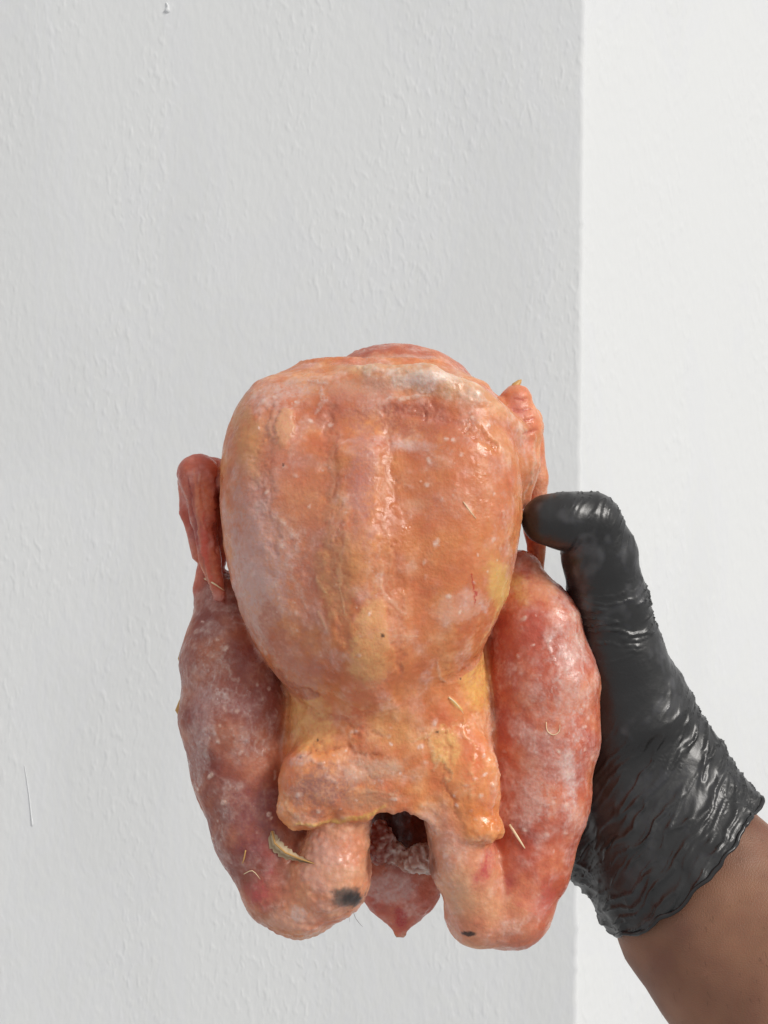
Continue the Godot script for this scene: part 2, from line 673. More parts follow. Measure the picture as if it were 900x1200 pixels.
func paint_chicken(fd: Field, sk: Hide) -> void:
	var mm := 0.001
	var n_big := noise(1, 16 * mm, FastNoiseLite.TYPE_SIMPLEX_SMOOTH, 3)
	var n_mid := noise(2, 5.5 * mm, FastNoiseLite.TYPE_SIMPLEX_SMOOTH, 3)
	var n_fine := noise(3, 1.7 * mm, FastNoiseLite.TYPE_SIMPLEX_SMOOTH, 3)
	var n_frost := noise(4, 13 * mm, FastNoiseLite.TYPE_SIMPLEX_SMOOTH, 4)
	var n_line := noise(5, 9 * mm, FastNoiseLite.TYPE_SIMPLEX_SMOOTH, 3)
	var n_lump := noise(6, 11 * mm, FastNoiseLite.TYPE_SIMPLEX_SMOOTH, 2)
	var n_crystal := noise(9, 1.1 * mm)
	var n_pore := noise(7, 2.3 * mm, FastNoiseLite.TYPE_CELLULAR)
	n_pore.cellular_return_type = FastNoiseLite.RETURN_DISTANCE
	n_pore.cellular_jitter = 0.8
	# zone: base, second tone, third tone, frost colour, frost amount
	var tone := {
		TRUNK: [lin(222, 146, 104), lin(230, 164, 118), lin(214, 122, 90), lin(226, 196, 180), 0.34],
		BREAST: [lin(214, 140, 102), lin(196, 114, 86), lin(224, 158, 112), lin(226, 198, 190), 0.38],
		LEG_L: [lin(162, 98, 88), lin(138, 74, 72), lin(184, 120, 102), lin(208, 178, 170), 0.4],
		LEG_R: [lin(204, 116, 98), lin(182, 90, 78), lin(218, 140, 112), lin(232, 200, 190), 0.5],
		STUB: [lin(220, 158, 134), lin(212, 140, 122), lin(228, 174, 146), lin(230, 202, 190), 0.4],
		WING_L: [lin(196, 112, 98), lin(178, 92, 86), lin(214, 134, 106), lin(222, 176, 168), 0.4],
		WING_R: [lin(226, 154, 118), lin(218, 138, 116), lin(232, 168, 126), lin(232, 196, 182), 0.35],
		NECK: [lin(194, 112, 88), lin(174, 92, 78), lin(208, 138, 112), lin(222, 194, 184), 0.5],
		TAIL: [lin(202, 126, 114), lin(190, 108, 102), lin(214, 150, 132), lin(224, 194, 186), 0.6],
		FOLD: [lin(218, 176, 148), lin(204, 148, 120), lin(226, 196, 172), lin(234, 218, 208), 0.6],
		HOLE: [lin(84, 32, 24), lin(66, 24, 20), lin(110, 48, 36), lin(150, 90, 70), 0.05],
	}
	var count := sk.pos.size()
	sk.col.resize(count)
	sk.bump.resize(count)
	sk.zone.resize(count)
	var dist := PackedFloat32Array()
	dist.resize(11)
	for i in count:
		var p := sk.pos[i]
		var back := sk.nor[i].z < -0.35
		dist.fill(1.0)
		for o: Prim in fd.list_at(p):
			var e := o.d(p)
			if o.cut:
				e = absf(e) - 0.0004
			var zn := o.zone
			if zn == TRUNK and p.y > -0.0378:
				zn = BREAST
			if e < dist[zn]:
				dist[zn] = e
		var best := 0
		for z in 11:
			if dist[z] < dist[best]:
				best = z
		sk.zone[i] = best
		var a := n_big.get_noise_3dv(p) * 1.6
		var b := n_mid.get_noise_3dv(p) * 1.5
		var f := n_fine.get_noise_3dv(p)
		var fr := n_frost.get_noise_3dv(p) * 1.5 + b * 0.25
		var c := Color(0, 0, 0)
		var total := 0.0
		var frost := 0.0
		var frost_color := Color(0, 0, 0)
		for z in 11:
			var w := dist[z] - dist[best]
			if w > 0.004:
				continue
			w = exp(-w / 0.0009)
			var t: Array = tone[z]
			var cc: Color = t[0]
			cc = cc.lerp(t[1], clampf(a * 0.9 + 0.2 + b * 0.18 + f * 0.2, 0.0, 1.0))
			cc = cc.lerp(t[2], clampf(-a * 0.9 + b * 0.2 + f * 0.25, 0.0, 1.0)) * Color(0.97, 0.84, 0.64)
			c += cc * w
			frost_color += t[3] * w
			frost += t[4] * w
			total += w
		c /= total
		frost_color /= total
		frost /= total
		# thin films of frost with clear edges, and frosty threads
		var film := smoothstep(-0.5, 0.9, fr + 0.5 * b) * frost * 0.85
		film += smoothstep(0.22, 0.34, fr + 0.25 * a) * 0.28 * frost
		var crisp := smoothstep(0.30, 0.36, n_frost.get_noise_3dv(p * 1.7 + Vector3(3, 1, 2)) + 0.2 * f) * frost
		film += crisp * (0.16 if best == BREAST else 0.26)
		var crystal := smoothstep(0.25, 0.6, n_crystal.get_noise_3dv(p) + f * 0.4) * smoothstep(-0.1, 0.6, fr + a * 0.3) * frost
		film += crystal * 0.5
		var wet := clampf((n_line.get_noise_3dv(p * 0.6 + Vector3(1, 2, 3)) - 0.05) * 4.0, 0.0, 1.0)
		var thread := 1.0 - absf(n_line.get_noise_3dv(p * Vector3(1.0, 0.75, 1.0))) * 9.0
		thread = clampf(thread, 0.0, 1.0) * smoothstep(-0.1, 0.5, fr + a * 0.4) * frost
		var pore := n_pore.get_noise_3dv(p)          # -1 in the middle of a pore
		var dot := clampf((-0.35 - pore) * 2.2, 0.0, 1.0)
		c = c.lerp(frost_color, clampf(film * 0.62 * (0.8 + 0.5 * f) + thread * 0.45, 0.0, 0.85))
		c = c.lerp(c * 1.3, dot * 0.45 * clampf(0.4 + a, 0.0, 1.0) * (1.0 if best == BREAST or best == STUB else 0.5))
		var v := 1.0 + 0.13 * f + 0.08 * b
		c = Color(c.r * v, c.g * v * (1.0 + 0.03 * b), c.b * v)
		sk.col[i] = c
		var raised := n_lump.get_noise_3dv(p) * 0.34 + b * 0.07 + f * 0.025 + crisp * 0.05 + thread * 0.10 + crystal * 0.05 + wet * clampf((-0.5 - pore) * 3.0, 0.0, 1.0) * 0.12
		raised += dot * (0.32 if best == STUB and p.x < 0.0 else 0.05 if best == BREAST else 0.13 * clampf(a + 0.5, 0.0, 1.0))
		if best == TRUNK:
			raised += smoothstep(-0.080, -0.098, p.y) * (b * 0.3 + f * 0.2)
		if best == TRUNK or best == FOLD or best == TAIL or best == HOLE:
			raised += b * 0.14 + f * 0.05
		sk.bump[i] = 0.0 if back and best == HOLE else raised
	var br := Brush.new(sk, S)
	strokes(br)
	for i in count:
		sk.pos[i] += sk.nor[i] * sk.bump[i] * mm
		var c := sk.col[i]
		sk.col[i] = Color(clampf(c.r, 0.01, 0.86), clampf(c.g, 0.008, 0.84), clampf(c.b, 0.006, 0.82), 1.0)
	normals(sk)

func strokes(br: Brush) -> void:
	# [zone, px, py, rx, ry, turn in degrees, r, g, b, share, edge, lift in mm]
	var blobs := [
		[BREAST, 330, 620, 84, 190, 8, 190, 134, 116, 0.55, 0.6, 0.0],
		[BREAST, 300, 650, 52, 110, 8, 206, 168, 162, 0.6, 0.6, 0.0],
		[BREAST, 296, 706, 34, 66, 12, 212, 176, 168, 0.5, 0.3, 0.05],
		[BREAST, 318, 742, 17, 48, 10, 190, 114, 86, 0.65, 0.3, -0.05],
		[BREAST, 345, 790, 36, 36, 0, 196, 132, 116, 0.5, 0.4, 0.0],
		[BREAST, 395, 668, 30, 72, 3, 228, 164, 110, 0.6, 0.5, 0.1],
		[BREAST, 434, 752, 27, 66, -6, 228, 172, 116, 0.75, 0.3, 0.15],
		[BREAST, 425, 560, 24, 100, 2, 186, 128, 118, 0.65, 0.6, -0.25],
		[BREAST, 490, 492, 64, 28, -10, 182, 104, 84, 0.7, 0.5, 0.0],
		[BREAST, 488, 522, 34, 9, -6, 214, 180, 170, 0.6, 0.6, 0.05],
		[BREAST, 472, 588, 36, 62, 4, 202, 122, 74, 0.7, 0.3, 0.0],
		[BREAST, 545, 620, 62, 100, 0, 216, 132, 84, 0.55, 0.5, 0.0],
		[BREAST, 360, 590, 40, 60, 0, 196, 116, 76, 0.45, 0.5, 0.0],
		[BREAST, 538, 712, 36, 20, 20, 224, 162, 134, 0.7, 0.2, 0.05],
		[BREAST, 486, 592, 22, 12, 10, 222, 166, 132, 0.5, 0.5, 0.0],
		[BREAST, 476, 740, 44, 90, 0, 216, 138, 92, 0.4, 0.5, 0.0],
		[BREAST, 592, 692, 24, 52, 18, 226, 180, 104, 0.86, 0.8, 0.1],
		[LEG_R, 612, 690, 16, 30, 14, 226, 178, 110, 0.7, 0.8, 0.1],
		[BREAST, 284, 506, 22, 66, 14, 206, 146, 96, 0.7, 0.5, 0.0],
		[BREAST, 333, 500, 12, 27, -4, 214, 158, 118, 0.8, 0.25, 0.7],
		[BREAST, 332, 452, 56, 18, 14, 214, 184, 172, 0.5, 0.5, 0.05],
		[BREAST, 420, 452, 60, 22, 0, 206, 160, 136, 0.6, 0.7, 0.1],
		[FOLD, 500, 446, 60, 13, 10, 236, 220, 210, 0.65, 0.8, 0.05],
		[BREAST, 520, 560, 70, 90, 0, 204, 120, 84, 0.5, 0.7, 0.0],
		[BREAST, 400, 480, 60, 34, 0, 190, 112, 92, 0.5, 0.5, 0.0],
		[BREAST, 425, 812, 40, 22, 0, 220, 128, 92, 0.6, 0.5, 0.0],
		[TRUNK, 562, 800, 26, 46, 10, 238, 186, 108, 0.75, 0.6, 0.0],
		[TRUNK, 424, 838, 26, 34, 0, 214, 108, 74, 0.6, 0.6, 0.1],
		[TRUNK, 462, 852, 40, 30, 0, 230, 164, 106, 0.6, 0.5, 0.0],
		[TRUNK, 362, 850, 34, 42, 20, 234, 176, 112, 0.7, 0.5, 0.0],
		[TRUNK, 382, 922, 54, 40, 6, 156, 106, 100, 0.7, 0.6, 0.0],
		[TRUNK, 352, 890, 24, 8, 20, 220, 190, 184, 0.5, 0.6, 0.1],
		[TRUNK, 440, 902, 48, 18, 4, 220, 184, 158, 0.55, 0.6, 0.1],
		[TRUNK, 436, 938, 44, 16, 4, 196, 144, 116, 0.6, 0.5, -0.1],
		[TRUNK, 546, 900, 44, 70, 0, 234, 146, 86, 0.65, 0.8, 0.0],
		[TRUNK, 552, 890, 20, 42, 0, 222, 112, 76, 0.5, 0.8, 0.0],
		[TRUNK, 562, 960, 28, 28, 0, 232, 142, 74, 0.7, 0.7, 0.0],
		[TRUNK, 520, 878, 22, 30, 10, 240, 190, 120, 0.7, 0.5, 0.15],
		[TRUNK, 500, 975, 20, 28, 25, 206, 158, 144, 0.6, 0.5, 0.0],
		[LEG_L, 300, 800, 34, 70, -6, 144, 78, 72, 0.6, 0.6, 0.0],
		[LEG_L, 300, 960, 40, 60, -10, 138, 70, 76, 0.6, 0.6, 0.0],
		[LEG_L, 236, 850, 20, 80, -4, 190, 156, 152, 0.5, 0.6, 0.0],
		[LEG_L, 318, 992, 16, 26, 0, 176, 84, 78, 0.45, 0.9, 0.0],
		[LEG_L, 306, 1040, 24, 34, -30, 186, 80, 84, 0.65, 0.9, 0.0],
		[STUB, 308, 1042, 24, 34, -30, 190, 92, 92, 0.5, 0.9, 0.0],
		[STUB, 340, 1080, 40, 16, 8, 224, 168, 146, 0.6, 0.5, 0.0],
		[STUB, 378, 1010, 34, 36, 0, 206, 154, 136, 0.6, 0.5, 0.0],
		[STUB, 400, 1024, 26, 22, 0, 204, 148, 112, 0.6, 0.6, 0.0],
		[STUB, 350, 1070, 12, 12, 0, 228, 200, 190, 0.6, 0.4, 0.05],
		[STUB, 408, 1047, 25, 18, -20, 84, 78, 74, 0.86, 0.5, 0.1],
		[STUB, 413, 1049, 17, 12, -20, 44, 42, 42, 0.86, 0.7, 0.1],
		[STUB, 550, 1094, 11, 4, 10, 60, 46, 42, 0.95, 0.4, 0.0],
		[STUB, 566, 1016, 16, 40, -30, 192, 74, 78, 0.75, 0.9, -0.3],
		[LEG_R, 590, 1030, 14, 34, -30, 190, 80, 78, 0.65, 0.9, 0.0],
		[LEG_R, 640, 1050, 16, 40, 10, 206, 96, 92, 0.5, 0.9, 0.0],
		[STUB, 540, 1046, 22, 34, 0, 214, 162, 128, 0.6, 0.6, 0.0],
		[LEG_R, 590, 800, 18, 110, 0, 172, 74, 62, 0.65, 0.8, 0.0],
		[LEG_R, 592, 1000, 16, 40, -20, 206, 104, 70, 0.7, 0.7, 0.0],
		[LEG_R, 612, 740, 40, 36, 0, 206, 102, 84, 0.5, 0.6, 0.0],
		[LEG_R, 668, 780, 22, 90, -6, 226, 190, 176, 0.4, 0.7, 0.0],
		[LEG_R, 664, 900, 12, 46, 10, 230, 206, 198, 0.6, 0.7, 0.1],
		[LEG_R, 618, 930, 22, 24, 0, 220, 172, 156, 0.6, 0.3, 0.08],
		[LEG_R, 636, 690, 26, 24, 30, 224, 150, 110, 0.7, 0.5, 0.0],
		[LEG_R, 620, 1060, 26, 40, 10, 214, 118, 98, 0.5, 0.6, 0.0],
		[WING_L, 226, 610, 12, 60, 0, 162, 92, 86, 0.5, 0.6, 0.0],
		[WING_L, 238, 578, 12, 30, 0, 212, 124, 90, 0.7, 0.6, 0.0],
		[WING_L, 240, 640, 8, 40, 6, 208, 84, 64, 0.6, 0.7, 0.0],
		[WING_R, 606, 478, 14, 22, 0, 216, 140, 124, 0.7, 0.5, 0.0],
		[WING_R, 592, 545, 16, 34, 8, 226, 160, 104, 0.7, 0.5, 0.0],
		[WING_R, 628, 640, 14, 40, 0, 150, 66, 52, 0.7, 0.6, 0.0],
		[NECK, 470, 422, 60, 8, 0, 216, 176, 156, 0.5, 0.8, 0.0],
		[TAIL, 458, 1044, 30, 20, 0, 206, 176, 170, 0.6, 0.3, 0.1],
		[TAIL, 470, 1082, 10, 20, 0, 176, 52, 58, 0.8, 0.6, 0.0],
	]
	# [zone, px, py, rx, ry, turn, share]
	for b in [[BREAST, 330, 458, 58, 26, 14, 0.6], [BREAST, 440, 470, 70, 22, -4, 0.45], [BREAST, 478, 520, 52, 14, -8, 0.6], [BREAST, 300, 640, 40, 60, 0, 0.5], [BREAST, 300, 706, 34, 60, 14, 0.65], [BREAST, 350, 640, 26, 60, 20, 0.4],
			[BREAST, 400, 600, 14, 70, 0, 0.35], [BREAST, 590, 620, 14, 70, 4, 0.4], [BREAST, 540, 712, 40, 20, 20, 0.45], [BREAST, 350, 800, 40, 24, 20, 0.4], [BREAST, 440, 680, 16, 60, 0, 0.4], [BREAST, 560, 500, 40, 20, 30, 0.35],
			[LEG_L, 246, 790, 26, 60, 0, 0.5], [LEG_L, 236, 880, 18, 60, -10, 0.65], [LEG_L, 290, 850, 34, 50, 0, 0.45], [LEG_L, 262, 960, 16, 50, -20, 0.4], [LEG_R, 664, 760, 30, 60, -10, 0.6], [LEG_R, 672, 850, 22, 80, 0, 0.65],
			[LEG_R, 640, 930, 40, 40, 0, 0.45], [LEG_R, 630, 820, 30, 60, 0, 0.35], [STUB, 350, 1072, 40, 18, 10, 0.5], [STUB, 390, 1000, 24, 30, 0, 0.35], [STUB, 520, 1010, 16, 40, -14, 0.5], [TRUNK, 440, 904, 54, 18, 4, 0.5],
			[TRUNK, 350, 930, 26, 40, 0, 0.4], [TRUNK, 500, 970, 22, 26, 20, 0.55], [TRUNK, 576, 880, 8, 70, 0, 0.45], [TAIL, 456, 1040, 34, 22, 0, 0.7], [FOLD, 520, 452, 60, 14, 16, 0.5], [NECK, 470, 424, 60, 8, 4, 0.4], [WING_R, 606, 540, 10, 40, 6, 0.4]]:
		var z: int = b[0]
		br.powder(flat(b[1], b[2], DEPTH[z]), Vector2(b[3], b[4]) * (1.0 - DEPTH[z] / D), deg_to_rad(b[5]), b[6], [z])
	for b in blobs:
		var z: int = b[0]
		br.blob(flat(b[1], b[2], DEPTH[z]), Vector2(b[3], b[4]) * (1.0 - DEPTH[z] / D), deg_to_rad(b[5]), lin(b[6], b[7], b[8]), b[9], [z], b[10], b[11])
	# [zone, width, r, g, b, share, lift, wobble, frayed, points ...]
	var lines := [
		[BREAST, 15, 190, 112, 84, 0.34, -0.55, 5, 0.1, 386, 476, 386, 540, 390, 620, 400, 700, 408, 760],
		[BREAST, 15, 190, 108, 80, 0.34, -0.5, 5, 0.1, 456, 500, 454, 560, 456, 640, 464, 720, 468, 780],
		[BREAST, 13, 226, 172, 134, 0.35, 0.35, 5, 0.1, 420, 600, 424, 660, 430, 740],
		[BREAST, 16, 190, 118, 100, 0.12, -0.5, 6, 0.2, 312, 470, 306, 540, 312, 600, 322, 650],
		[BREAST, 14, 190, 108, 88, 0.3, -0.8, 4, 0.2, 452, 478, 500, 478, 550, 496, 584, 524],
		[BREAST, 8, 176, 104, 84, 0.4, -0.5, 4, 0.2, 322, 796, 344, 818, 372, 830, 396, 830],
		[BREAST, 8, 190, 112, 84, 0.3, -0.4, 4, 0.3, 500, 822, 530, 806, 562, 780],
		[TRUNK, 8, 190, 104, 76, 0.35, -0.5, 4, 0.3, 340, 822, 372, 842, 404, 842],
		[BREAST, 5, 212, 168, 140, 0.35, 0.25, 6, 0.4, 384, 470, 388, 540, 386, 620, 396, 700],
		[BREAST, 5, 208, 156, 124, 0.3, 0.2, 6, 0.5, 458, 500, 452, 580, 456, 660, 468, 740],
		[BREAST, 3, 236, 196, 150, 0.7, 0.35, 4, 0.4, 402, 632, 398, 680, 406, 716],
		[BREAST, 3, 238, 200, 150, 0.7, 0.35, 2, 0.2, 371, 675, 384, 694],
		[BREAST, 2.5, 236, 200, 160, 0.7, 0.35, 2, 0.2, 372, 715, 386, 738],
		[BREAST, 2.5, 230, 200, 176, 0.6, 0.3, 3, 0.4, 446, 640, 448, 690, 462, 706, 480, 720],
		[BREAST, 2, 226, 196, 170, 0.6, 0.25, 2, 0.3, 455, 742, 490, 746],
		[BREAST, 2.2, 232, 206, 186, 0.7, 0.3, 2, 0.3, 512, 775, 516, 800, 528, 806],
		[BREAST, 4, 228, 214, 208, 0.75, 0.2, 3, 0.6, 372, 452, 380, 464, 370, 484],
		[BREAST, 4, 228, 214, 208, 0.75, 0.2, 3, 0.6, 356, 440, 382, 446],
		[BREAST, 1.4, 186, 40, 34, 0.9, 0.05, 3, 0.0, 552, 672, 554, 688, 557, 696, 556, 708],
		[BREAST, 3, 236, 202, 170, 0.8, 0.4, 0, 0.2, 544, 590, 556, 606],
		[BREAST, 5, 222, 192, 176, 0.6, 0.4, 3, 0.4, 590, 596, 600, 640, 606, 676],
		[BREAST, 2.5, 240, 210, 140, 0.7, 0.3, 3, 0.2, 604, 690, 598, 716, 606, 726],
		[BREAST, 3, 236, 206, 150, 0.7, 0.35, 3, 0.2, 598, 682, 590, 720, 578, 740, 568, 760],
		[BREAST, 7, 222, 192, 174, 0.4, 0.3, 5, 0.6, 270, 640, 282, 700, 306, 756, 336, 800],
		[BREAST, 6, 178, 112, 90, 0.5, -0.5, 4, 0.3, 346, 808, 372, 832, 410, 834],
		[BREAST, 5, 222, 200, 190, 0.6, 0.15, 5, 0.6, 300, 590, 330, 606, 350, 640, 330, 670, 318, 690],
		[BREAST, 4, 222, 200, 190, 0.55, 0.15, 5, 0.6, 340, 660, 352, 700, 366, 716],
		[FOLD, 3, 236, 226, 214, 0.8, 0.4, 3, 0.3, 450, 468, 480, 466, 506, 460],
		[BREAST, 3, 232, 214, 200, 0.8, 0.4, 3, 0.3, 452, 466, 480, 465, 506, 459],
		[FOLD, 6, 238, 226, 216, 0.5, 0.3, 4, 0.5, 420, 434, 480, 438, 540, 452, 580, 480],
		[TRUNK, 4, 182, 108, 76, 0.5, -0.5, 6, 0.5, 348, 888, 366, 876, 400, 874, 440, 884, 462, 896],
		[TRUNK, 4, 238, 196, 132, 0.6, 0.4, 3, 0.3, 338, 872, 354, 850, 384, 836],
		[TRUNK, 5, 240, 200, 140, 0.5, 0.4, 6, 0.5, 480, 868, 520, 858, 560, 850],
		[TRUNK, 4, 206, 124, 82, 0.45, -0.35, 9, 0.7, 490, 878, 520, 862, 560, 846],
		[TRUNK, 3, 240, 206, 120, 0.8, 0.5, 0, 0.0, 526, 818, 542, 834],
		[TRUNK, 6, 236, 204, 190, 0.6, 0.5, 5, 0.5, 580, 800, 578, 850, 582, 900, 576, 950],
		[TRUNK, 5, 238, 206, 170, 0.7, 0.5, 6, 0.5, 500, 868, 512, 886, 506, 904],
		[TRUNK, 5, 218, 176, 90, 0.7, 0.4, 3, 0.3, 348, 966, 380, 966, 428, 958, 450, 946],
		[TRUNK, 4, 236, 200, 160, 0.5, 0.4, 4, 0.3, 332, 930, 344, 950, 352, 966],
		[TRUNK, 4, 226, 196, 184, 0.6, 0.4, 4, 0.4, 352, 884, 378, 896, 396, 918],
		[TRUNK, 4, 208, 118, 76, 0.45, -0.4, 5, 0.5, 520, 850, 528, 880, 522, 920, 536, 960],
		[TRUNK, 5, 244, 200, 140, 0.5, 0.45, 6, 0.5, 544, 846, 554, 880, 550, 930],
		[TRUNK, 3, 244, 210, 160, 0.6, 0.4, 5, 0.5, 516, 890, 528, 900, 524, 924],
		[TRUNK, 3, 206, 130, 92, 0.5, -0.35, 5, 0.4, 410, 892, 440, 912, 476, 906],
		[TRUNK, 3, 236, 196, 160, 0.5, 0.35, 5, 0.4, 406, 926, 440, 924, 474, 936],
		[TRUNK, 3, 214, 132, 88, 0.5, -0.35, 5, 0.4, 400, 846, 420, 862, 460, 860],
		[TRUNK, 3, 226, 120, 80, 0.6, 0.3, 6, 0.5, 414, 830, 426, 850, 420, 872],
		[LEG_L, 3, 218, 190, 178, 0.7, 0.4, 5, 0.5, 262, 752, 266, 776, 276, 790, 284, 812],
		[LEG_L, 3, 214, 186, 178, 0.6, 0.35, 5, 0.5, 272, 850, 300, 874, 320, 880],
		[LEG_L, 3, 214, 186, 178, 0.6, 0.35, 6, 0.5, 320, 830, 318, 866, 300, 880],
		[LEG_L, 4, 202, 170, 164, 0.5, 0.3, 6, 0.5, 228, 850, 236, 890, 262, 910],
		[LEG_R, 3, 232, 206, 196, 0.7, 0.4, 5, 0.5, 640, 742, 652, 780, 646, 806],
		[LEG_R, 3, 232, 206, 196, 0.6, 0.35, 5, 0.5, 600, 912, 620, 930, 640, 940],
		[LEG_R, 3, 232, 206, 196, 0.6, 0.35, 5, 0.4, 670, 720, 684, 770, 690, 820],
		[STUB, 4, 214, 150, 136, 0.6, -0.8, 2, 0.2, 572, 996, 590, 1016, 606, 1040],
		[STUB, 3, 220, 186, 170, 0.5, 0.3, 4, 0.4, 510, 1000, 530, 1030, 536, 1070],
		[WING_L, 4, 206, 84, 66, 0.7, 0.3, 2, 0.3, 240, 600, 242, 650, 250, 686],
		[WING_L, 3, 222, 170, 140, 0.6, 0.4, 2, 0.3, 236, 556, 232, 600, 236, 650, 250, 696],
		[WING_L, 4, 150, 66, 58, 0.6, -0.5, 3, 0.3, 256, 550, 254, 600, 256, 650],
		[WING_R, 3, 190, 96, 84, 0.6, -0.45, 1, 0.1, 594, 478, 606, 484, 620, 480],
		[WING_R, 3, 190, 96, 84, 0.6, -0.45, 1, 0.1, 592, 490, 606, 497, 624, 492],
		[WING_R, 3, 196, 104, 84, 0.6, -0.45, 1, 0.1, 596, 504, 612, 510, 628, 504],
		[WING_R, 3, 196, 104, 84, 0.5, -0.4, 1, 0.1, 602, 468, 610, 471, 616, 468],
		[WING_L, 4, 224, 132, 96, 0.6, 0.5, 2, 0.3, 230, 552, 233, 590, 240, 620],
		[WING_L, 3, 150, 70, 66, 0.6, -0.5, 2, 0.3, 222, 560, 226, 600, 234, 640, 246, 686],
		[WING_R, 3, 236, 214, 190, 0.7, 0.4, 2, 0.3, 626, 510, 622, 560, 612, 586],
		[TAIL, 3, 230, 210, 204, 0.6, 0.3, 3, 0.3, 440, 1052, 470, 1040, 482, 1030],
	]
	for l in lines:
		var z: int = l[0]
		var pts := []
		for i in range(9, l.size(), 2):
			pts.append(flat(l[i], l[i + 1], DEPTH[z]))
		var pale: bool = l[4] > 130
		br.stroke(pts, l[1], lin(l[2], l[3], l[4]), l[5] * (0.55 if pale else 1.0), [z], l[6] * (0.7 if pale else 1.0), l[7] * 1.6, minf(0.8, l[8] + 0.25))
	# small stray marks: black specks, red dots, pale flecks
	var rng := RandomNumberGenerator.new()
	rng.seed = 12
	for m in [[BREAST, 448, 742, 2.6], [TRUNK, 540, 796, 1.6], [TRUNK, 372, 868, 1.5], [BREAST, 332, 545, 1.8], [TRUNK, 512, 858, 1.6]]:
		br.blob(flat(m[1], m[2], DEPTH[m[0]]), Vector2(m[3], m[3]), 0.0, lin(60, 40, 30), 0.9, [m[0]], 0.4, 0.0, 0.1)
	for i in 150:
		var z: int = [BREAST, BREAST, LEG_R, LEG_L, TRUNK][i % 5]
		var c: Vector2 = [Vector2(rng.randf_range(490, 590), rng.randf_range(480, 720)), Vector2(rng.randf_range(290, 450), rng.randf_range(450, 780)), Vector2(rng.randf_range(590, 690), rng.randf_range(720, 1000)), Vector2(rng.randf_range(225, 325), rng.randf_range(730, 990)), Vector2(rng.randf_range(340, 575), rng.randf_range(840, 960))][i % 5]
		var r := rng.randf_range(1.2, 3.4)
		br.blob(flat(c.x, c.y, DEPTH[z]), Vector2(r, r * rng.randf_range(0.7, 2.2)), rng.randf() * 3.0, lin(236, 206, 190), rng.randf_range(0.3, 0.8), [z], 0.6, 0.12)

# ---------------------------------------------------------------- hand

const PALM := 0
const CUFF_AXIS := Vector3(0.68, -0.733, 0.0)

func hand_field() -> Field:
	var fd := Field.new()
	chain(fd, [[640, 609, 36, 29], [664, 611, 34, 32], [692, 613, 26, 34], [702, 650, 8, 42], [712, 705, -8, 45], [724, 765, -22, 52], [738, 830, -38, 70]], 1, 12)
	chain(fd, [[738, 830, -44, 70], [768, 925, -44, 92], [800, 1006, -30, 111], [850, 1076, 6, 119]], PALM, 16, Vector3(1, 1, 1.3))
	chain(fd, [[724, 985, -60, 70], [760, 900, -70, 80]], PALM, 16, Vector3(1, 1, 1.4))
	chain(fd, [[745, 900, -80, 72], [700, 820, -120, 52]], PALM, 24, Vector3(1, 1, 1.5))
	chain(fd, [[700, 792, -118, 34], [610, 722, -166, 28], [520, 702, -172, 25], [468, 704, -160, 22]], 2, 9)
	chain(fd, [[700, 842, -122, 34], [600, 796, -166, 28], [500, 786, -170, 26], [440, 790, -156, 22]], 3, 9)
	chain(fd, [[706, 892, -120, 33], [606, 864, -158, 27], [520, 856, -156, 25], [462, 858, -140, 21]], 4, 9)
	chain(fd, [[720, 940, -112, 30], [630, 928, -148, 24], [570, 920, -144, 22], [528, 918, -130, 19]], 5, 9)
	return fd

